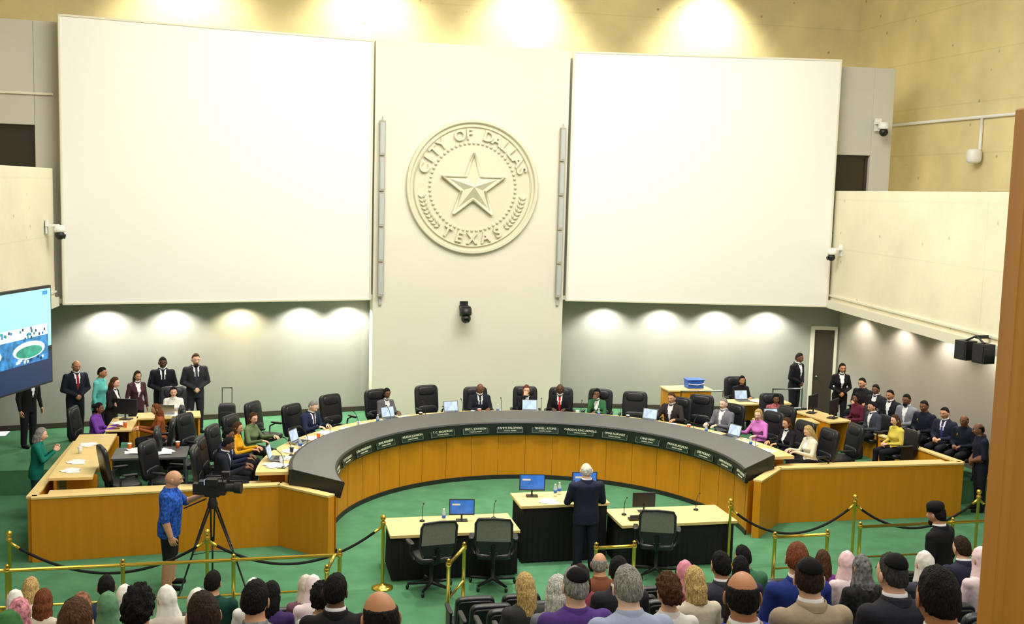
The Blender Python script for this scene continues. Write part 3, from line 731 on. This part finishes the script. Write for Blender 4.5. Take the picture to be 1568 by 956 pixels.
# ------------------------------------------------------------------ witness tables & podium
def wtable(c,sx,sy,h,name):
    b=MB();b.box((0,0,h-.025),(sx,sy,.05),0);n=int(sx/.06)
    vs=[];x0,y0=sx/2-.04,sy/2-.04
    def edge(a,c_,k): return [(a[0]+(c_[0]-a[0])*i/k,a[1]+(c_[1]-a[1])*i/k) for i in range(k)]
    loop=edge((-x0,-y0),(x0,-y0),n*2)+edge((x0,-y0),(x0,y0),n)+edge((x0,y0),(-x0,y0),n*2)+edge((-x0,y0),(-x0,-y0),n)
    K=len(loop)
    for zz,amp in((.02,.018),(h-.05,.006)):
        for i,p in enumerate(loop):
            q=1+amp*math.sin(i*1.9)/max(x0,.5); vs.append((p[0]*q,p[1]*(1+amp*2*math.sin(i*1.9)),zz))
    b.add(vs,[(i,(i+1)%K,K+(i+1)%K,K+i) for i in range(K)],1,True)
    return b.obj(name,['woodtop','skirt'],(c[0],c[1],0),0,bev=.004)
wtable((-1.95,17.2),2.1,.95,.76,'witness_table');wtable((1.85,17.2),2.05,.95,.76,'witness_table');wtable((0,17.65),1.55,.8,1.0,'speaker_podium')
inst(MN,'desktop_monitor',(-.45,17.8,1.0),R(-10));inst(MN,'desktop_monitor',(.5,17.85,1.0),R(-5))
inst(MN,'desktop_monitor',(-1.75,17.35,.76),R(-8),0,.95);inst(MN2,'desktop_monitor',(1.45,17.45,.76),R(175),0,.9)
for U,V,z in[(-.05,17.75,1.0),(-2.05,17.35,.76),(.05,17.85,1.0)]: inst(MBt,'water_bottle',(U,V,z+.002))
for U,V,z in[(-2.4,17.4,.76),(-1.2,17.4,.76),(.2,17.6,1.0),(1.05,17.3,.76),(2.4,17.4,.76)]: inst(MC,'gooseneck_microphone',(U,V,z+.002),R(180))
for U,V,z in[(-1.4,17.2,.76),(1.15,17.0,.76)]:
    b=MB();b.box((0,0,.02),(.24,.12,.04),0);b.box((0,-.02,.06),(.2,.05,.05),0);b.obj('conference_phone',['plastic'],(U,V,z+.002),bev=.008)
inst(MP[0],'paper_sheets',(-.2,17.45,1.001));inst(MP[0],'paper_sheets',(1.7,17.05,.762))
inst(MM,'mesh_office_chair',(-2.4,16.33,0),R(8),0,1.12);inst(MM,'mesh_office_chair',(-1.42,16.36,0),R(-12),0,1.12);inst(MM,'mesh_office_chair',(1.32,16.42,0),R(-20),0,1.12)
# ------------------------------------------------------------------ stanchions, ropes, brass rails
def stan():
    b=MB();b.lathe([(.17,0),(.17,.02),(.12,.04),(.03,.06),(.025,.1),(.025,1.0),(.04,1.02),(.04,1.06),(.02,1.08),(.045,1.12),(.035,1.16),(.004,1.175)],n=18);return b.mesh('rope_stanchion',['brass'])
MST=stan()
SL=[(-8.5,16.45),(-5.75,16.15),(-3.14,16.5)];SR=[(2.7,16.65),(4.98,16.6),(7.4,16.6),(9.6,16.7)]
for p in SL+SR: inst(MST,'rope_stanchion',(p[0],p[1],0))
for L in(SL,SR):
    for a,c in zip(L,L[1:]):
        b=MB();pts=[]
        for i in range(21):
            t=i/20;pts.append((a[0]+(c[0]-a[0])*t,a[1]+(c[1]-a[1])*t,1.0-.5*4*t*(1-t)*.95))
        b.tube(pts[1:-1],.022,0,8);b.tube(pts[:2],.024,1,8);b.tube(pts[-2:],.024,1,8);b.obj('velvet_rope',['rope','brass'])
def rail(pts,posts,name='brass_handrail',zt=.93,low=True):
    b=MB();b.tube([(x,y,z+zt) for x,y,z in pts],.026,0,10)
    if low: b.tube([(x,y,z+.42) for x,y,z in pts],.018,0,8)
    for x,y,z in posts:
        b.lathe([(.05,0),(.05,.02),(.028,.03),(.028,zt-.03),(.04,zt-.02),(.04,zt+.03),(.02,zt+.05),(.034,zt+.07),(.004,zt+.09)],(x,y,z),12)
    return b.obj(name,['brass'])
rail([(-9.9,15.44,0),(-3.85,15.44,0)],[(-9.8+k*1.48,15.44,0) for k in range(5)])
rail([(4.5,15.6,0),(9.8,15.6,0)],[(4.5+k*1.7,15.6,0) for k in range(4)])
rail([(2.85,15.3,0),(3.75,15.3,0)],[(2.85,15.3,0),(3.75,15.3,0)])
rail([(-2.05,15.5,0),(-2.4,14.8,0)],[(-2.05,15.5,0),(-2.4,14.8,0)])
rail([(-.1,15.2,0),(.5,15.2,0)],[(-.1,15.2,0),(.5,15.2,0)])
rail([(-3.95,15.44,0),(-4.1,14.8,0)],[(-4.1,14.8,0)])
# ------------------------------------------------------------------ tv camera on tripod
b=MB()
for k in range(3):
    t=R(90+120*k+15);x,y=math.cos(t),math.sin(t)
    for q in(-.03,.03): b.tube([(x*.05-y*q,y*.05+x*q,1.32),(x*.33-y*q*.6,y*.33+x*q*.6,.66)],.015,0,6)
    b.tube([(x*.3,y*.3,.74),(x*.58,y*.58,.02)],.016,0,6);b.sup((x*.58,y*.58,.02),(.03,.03,.02),1,0,8,6)
    b.tube([(0,0,.6),(x*.34,y*.34,.62)],.008,0,6)
b.lathe([(.07,1.28),(.08,1.34),(.06,1.4),(.05,1.46)],n=14);b.box((0,0,1.48),(.22,.12,.03))
b.tube([(-.1,0,1.42),(-.45,.05,1.25)],.013,0,6)
b.box((0,0,1.6),(.40,.14,.21));b.box((-.24,0,1.58),(.1,.11,.17));b.tube([(.15,0,1.6),(.32,0,1.6),(.33,0,1.6),(.44,0,1.6)],[.055,.06,.08,.085],0,14)
b.tube([(-.1,0,1.68),(-.08,0,1.78),(.14,0,1.78),(.16,0,1.68)],.016,0,6);b.box((.02,-.14,1.72),(.18,.09,.10));b.box((-.08,-.14,1.72),(.01,.08,.08),1);b.box((.2,0,1.82),(.12,.08,.06));b.tube([(.24,.09,1.68),(.44,.09,1.68)],.016,0,8)
b.obj('tv_camera_tripod',['plastic','lcd2'],(-5.7,16.85,0),R(-12),bev=.006)
# ------------------------------------------------------------------ television
a=Vector((-8.87,21.95));c=Vector((-9.86,19.16));d=(a-c).normalized();m=(a+c)/2
b=MB();W=2.96;H=1.84
b.box((0,0,0),(W,.08,H),0)
b.box((0,-.042,.33),(W-.06,.004,H*.62-.06),1);b.box((0,-.042,-.6),(W-.06,.004,.58),4)
b.box((0,-.045,-.12),(W-.3,.006,.66),2);b.box((.0,-.049,.12),(W-.34,.006,.20),5)
for k in range(40):
    b.box((random.uniform(-1.25,1.25),-.0525,random.uniform(-.02,.2)),(.05,.003,.05),random.choice([2,4,3]))
for cx,sc in((-.75,1),(.68,.95)):
    b.sup((cx,-.052,-.2),(.56*sc,.004,.16),1,5,24,8);b.sup((cx,-.055,-.23),(.46*sc,.004,.11),1,3,24,8)
    for k in range(12): b.box((cx+random.uniform(-.5,.5),-.057,-.38+random.uniform(-.03,.03)),(.06,.003,.05),random.choice([4,5]))
b.box((1.25,-.047,.8),(.16,.006,.07),2)
b.tube([(-.5,.04,0),(-.5,.15,.3)],.03,0);b.tube([(.5,.04,0),(.5,.3,.3)],.03,0)
b.obj('wall_television',['plastic','cyan','tvblue','tvgreen','tvdark','tvwhite'],(m.x,m.y,3.29),math.atan2(d.y,d.x))
# ------------------------------------------------------------------ cameras / sensors on walls
def ptz(col='white'):
    b=MB();b.box((0,.06,.04),(.12,.16,.03),0);b.lathe([(.07,0),(.075,-.06),(.07,-.09)],(0,-.02,.04),16,0);b.sup((0,-.03,-.09),(.062,.062,.062),1,1,14,10);b.tube([(0,-.06,-.1),(0,-.1,-.11)],.03,1,10);b.box((0,.13,.02),(.1,.02,.18),0)
    return b.mesh('dome_camera',[col,'plastic'])
MD=ptz();MDk=ptz('plastic')
inst(MDk,'ptz_camera',(-.02,26.68,3.2),0,0,2.0)
inst(MD,'dome_camera',(9.05,25.1,4.9),R(-90),0,1.6);inst(MD,'dome_camera',(-9.2,24.9,5.15),R(90),0,1.6);inst(MD,'dome_camera',(10.45,25.5,8.1),0,0,1.8)
b=MB();b.tube([(12.15,29.6,8.3),(12.15,14.0,8.3)],.04);b.tube([(12.15,23.9,8.3),(12.15,23.9,7.5)],.04);b.sup((12.0,23.9,7.35),(.16,.16,.18),.6)
b.obj('wall_conduit',['white'])
b=MB()
for k in range(2): b.box((0,k*.45,0),(.26,.3,.36),0);b.box((-.135,k*.45,0),(.01,.24,.3),1)
b.tube([(0,0,.18),(0,.2,.3),(0,.45,.18)],.02,0);b.box((.15,.2,.28),(.3,.08,.06),0)
b.obj('wall_loudspeaker',['plastic','nylon'],(8.02,17.6,3.45),R(8),bev=.01)
b=MB();b.box((0,0,0),(.9,.09,3.2),0);b.box((-.46,0,0),(.03,.11,3.2),0);b.box((0,-.05,-.2),(.6,.012,2.2),0)
b.obj('wooden_partition',['wooddoor'],(-2.39,2.70,4.88),R(-13),bev=.006)
# ------------------------------------------------------------------ audience
rows={}
A=[
(-2.62,9,'fringe',dict(sk='t',hc='k',top=(176,160,128))),
(-2.17,10,'short',dict(sk='t',hc='k',top=(36,38,46),h=1.8)),
(-4.45,9,'fringe',dict(sk='t',hc='k',top=(30,30,34))),
(-1.68,8,'kippah',dict(sk='l',hc='db',top=(158,142,118))),
(-1.1,8,'kippah',dict(sk='l',hc='gk',top=(40,40,48))),
(-2.84,8,'short',dict(sk='p',hc='g',top=(150,160,186),jacket=False)),
(-2.9,7,'kippah',dict(sk='l',hc='g',top=(76,52,120),jacket=False)),
(-2.22,7,'curly',dict(sk='l',hc='br',top=(214,210,204),fem=True,jacket=False)),
(-2.74,6,'bob',dict(sk='l',hc='w',top=(120,120,128),fem=True,jacket=False)),
(-2.75,5,'long',dict(sk='l',hc='bl',top=(60,60,60),fem=True,jacket=False)),
(-1.88,5,'short',dict(sk='m',hc='k',top=(40,40,46))),
(-1.58,6,'bob',dict(sk='l',hc='bl',top=(200,190,170),fem=True,jacket=False)),
(-.9,5,'short',dict(sk='m',hc='k',top=(50,50,60))),
(-.2,4,'long',dict(sk='m',hc='k',top=(50,30,80),fem=True,jacket=False)),
(-.71,6,'short',dict(sk='l',hc='au',top=(34,50,120),h=1.9)),
(.96,4,'hijab',dict(sk='m',acc=(232,196,202),top=(225,205,210),fem=True)),
(.5,5,'hijab',dict(sk='m',acc=(110,110,110),top=(40,40,40),fem=True,pat=1)),
(1.16,5,'hijab',dict(sk='m',acc=(226,220,212),top=(60,60,70),fem=True)),
(1.8,5,'hijab',dict(sk='m',acc=(236,206,212),top=(225,205,210),fem=True)),
(-1.4,3,'fringe',dict(sk='m',hc='g',top=(120,70,50),jacket=False)),
(-2.15,8,'bob',dict(sk='l',hc='db',top=(60,70,200),fem=True,pat=1,jacket=False)),
(-7.57,1,'long',dict(sk='l',hc='bl',top=(220,210,190),fem=True,h=1.8,jacket=False)),
(-6.85,5,'hijab',dict(sk='m',acc=(214,130,142),top=(206,130,150),fem=True,pat=1)),
(-6.3,6,'hijab',dict(sk='m',acc=(20,20,22),top=(20,20,22),fem=True)),
(-6.54,4,'hijab',dict(sk='m',acc=(140,96,72),top=(90,70,60),fem=True,pat=1)),
(-6.2,5,'hijab',dict(sk='m',acc=(96,140,104),top=(96,140,104),fem=True)),
(-5.74,7,'curly',dict(sk='m',hc='k',top=(30,30,34))),
(-5.3,8,'short',dict(sk='m',hc='db',top=(120,50,60),jacket=False)),
(-5.5,5,'hijab',dict(sk='m',acc=(232,230,224),top=(232,230,224),fem=True)),
(-5.03,7,'short',dict(sk='m',hc='k',top=(120,120,120),pat=1,jacket=False)),
(-5.05,3,'hijab',dict(sk='m',acc=(236,232,228),top=(236,232,228),fem=True)),
(-4.45,3,'hijab',dict(sk='m',acc=(236,218,222),top=(236,218,222),fem=True)),
(-4.5,5,'curly',dict(sk='m',hc='k',top=(190,190,190),pat=1,fem=True,jacket=False)),
(-4.45,6,'short',dict(sk='d',hc='k',top=(24,24,28))),
(-5.81,4,'hijab',dict(sk='m',acc=(240,236,230),top=(200,190,180),fem=True)),
(-5.5,2,'short',dict(sk='m',hc='k',top=(20,60,50),jacket=False)),
(-4.9,4,'long',dict(sk='m',hc='k',top=(60,40,90),fem=True,jacket=False)),
(-7.06,3,'bob',dict(sk='l',hc='au',top=(200,190,170),fem=True,jacket=False)),
(-5.95,8,'short',dict(sk='l',hc='br',top=(60,50,50))),
(-7.5,2,'hijab',dict(sk='m',acc=(236,232,228),top=(236,232,228),fem=True)),
(-6.5,7,'hijab',dict(sk='m',acc=(60,110,60),top=(60,90,60),fem=True)),
(-7.3,4,'hijab',dict(sk='m',acc=(200,170,150),top=(90,70,60),fem=True)),
(-.85,4,'hijab',dict(sk='m',acc=(222,140,160),top=(150,60,90),fem=True)),
(.3,3,'short',dict(sk='m',hc='k',top=(60,110,80),jacket=False)),
(1.25,3,'long',dict(sk='l',hc='br',top=(120,60,140),fem=True,jacket=False)),
(2.35,4,'short',dict(sk='l',hc='db',top=(40,40,60))),
(2.4,5,'hijab',dict(sk='m',acc=(200,190,220),top=(120,90,150),fem=True)),
(-6.6,2,'short',dict(sk='m',hc='k',top=(40,60,90),jacket=False)),
(-6.3,3,'hijab',dict(sk='m',acc=(240,232,224),top=(230,220,210),fem=True)),
(-4.5,2,'hijab',dict(sk='m',acc=(214,200,190),top=(120,80,100),fem=True)),
(-1.9,4,'long',dict(sk='m',hc='db',top=(140,60,70),fem=True,jacket=False)),
(-6.15,9,'curly',dict(sk='m',hc='br',top=(90,60,60),fem=True,jacket=False)),
]
for U,i,st,kw in A:
    kw=dict(kw);V=13.95-i;z=max(0,RZ(i));kw.setdefault('h',1.68 if kw.get('fem') else 1.80)
    P_('audience_woman' if kw.get('fem') else 'audience_man',U,V,z,90+random.uniform(-6,6),'sit',style=st,arms='lap',hy=random.uniform(-18,18),hp=-6,lean=random.choice([2,6,12]),close=(i>=7),**kw)
    seat_at(MS,'auditorium_seat',U,V,z,90,.06);rows.setdefault(i,[]).append(U)
P_('audience_man',2.75,13.95-3,RZ(3),120,'stand',1.8,style='hat',sk='m',hc='k',top=(24,24,28),arms='down',beard=True)
rows.setdefault(3,[]).append(2.75)
for i in range(11):
    u=-9.7
    while u<9.5:
        if not(-4.15<u<(-3.2 if i>4 else -2.4)) and all(abs(u-q)>.58 for q in rows.get(i,[])) and not(i>=10 and u<-3.0) and not (2.6<u<3.4):
            seat_at(MS,'auditorium_seat',u,13.95-i,max(0,RZ(i)),90,.06)
        u+=.62
# ------------------------------------------------------------------ lights
def area(n,loc,sx,sy,pw,rot=(0,0,0),col=(1,.96,.88)):
    l=bpy.data.lights.new(n,'AREA');l.shape='RECTANGLE';l.size=sx;l.size_y=sy;l.energy=pw;l.color=col
    o=bpy.data.objects.new(n,l);scene.collection.objects.link(o);o.location=loc;o.rotation_euler=rot;return o
area('ceiling_light_dais',(0,19.5,12.8),12,6,1500)
area('ceiling_light_gallery',(0,8,12.8),16,9,1350)
area('screen_fill_light',(0,17,12.7),12,1.5,950,(R(45),0,0))  # unseen tilted fill lamp, added to brighten the projection screens
def spot(n,loc,pw,ang,blend,tilt=(0,0,0),col=(1,.95,.85),r=.05):
    l=bpy.data.lights.new(n,'SPOT');l.energy=pw;l.spot_size=R(ang);l.spot_blend=blend;l.color=col;l.shadow_soft_size=r
    o=bpy.data.objects.new(n,l);scene.collection.objects.link(o);o.location=loc;o.rotation_euler=tilt
b=MB()
def dl(x,y,z,pw,col):
    b.lathe([(.05,0),(.09,0),(.09,-.02),(.05,-.02)],(x,y,z),16,0); spot('downlight',(x,y,z-.03),pw,132,.6,(0,0,0),col)
for u in(-8.37,-6.93,-5.39,-3.93,-2.8,3.77,5.28,6.7,8.03):
    dl(u,27.85-(abs(u)-2.5)*.191-.5,3.45,290,(1,.86,.58) if abs(u+5.39)<.1 else (1,.96,.88))
for v in(25.0,23.2,21.4,19.6): dl(9.6,v,3.43,130,(1,.92,.8))
b.obj('recessed_downlights',['trim'])
for u in(-6.9,-2.2,2.1,7.4): spot('wall_washer',(u,28.7,12.8),2200,95,1.0,(R(12),0,0),(1,.93,.74),.2)
for u in(-1.6,1.8): spot('well_spotlight',(u,18.6,12.7),2600,40,.9,(0,0,0),(1,.96,.8),.15)
w=bpy.data.worlds.new('world');scene.world=w;w.use_nodes=True;w.node_tree.nodes['Background'].inputs[0].default_value=(1,.98,.93,1);w.node_tree.nodes['Background'].inputs[1].default_value=1.0
# ------------------------------------------------------------------ camera
cam=bpy.data.cameras.new('camera');co=bpy.data.objects.new('camera',cam);scene.collection.objects.link(co);scene.camera=co
cam.lens=36*1680/1568;cam.sensor_width=36;cam.clip_start=.05;cam.clip_end=200
p=R(6.3);Fh=Vector((.225,.974,0)).normalized();F=Fh*math.cos(p)+Vector((0,0,-math.sin(p)));R0=Vector((Fh.y,-Fh.x,0));U0=R0.cross(F)
r=.027;xa=R0*math.cos(r)+U0*math.sin(r);ya=-R0*math.sin(r)+U0*math.cos(r)
m=Matrix((xa,ya,-F)).transposed().to_4x4();m.translation=Vector((-5,0,6.2));co.matrix_world=m
scene.view_settings.view_transform='Standard'
print('OBJECTS',len(bpy.data.objects))
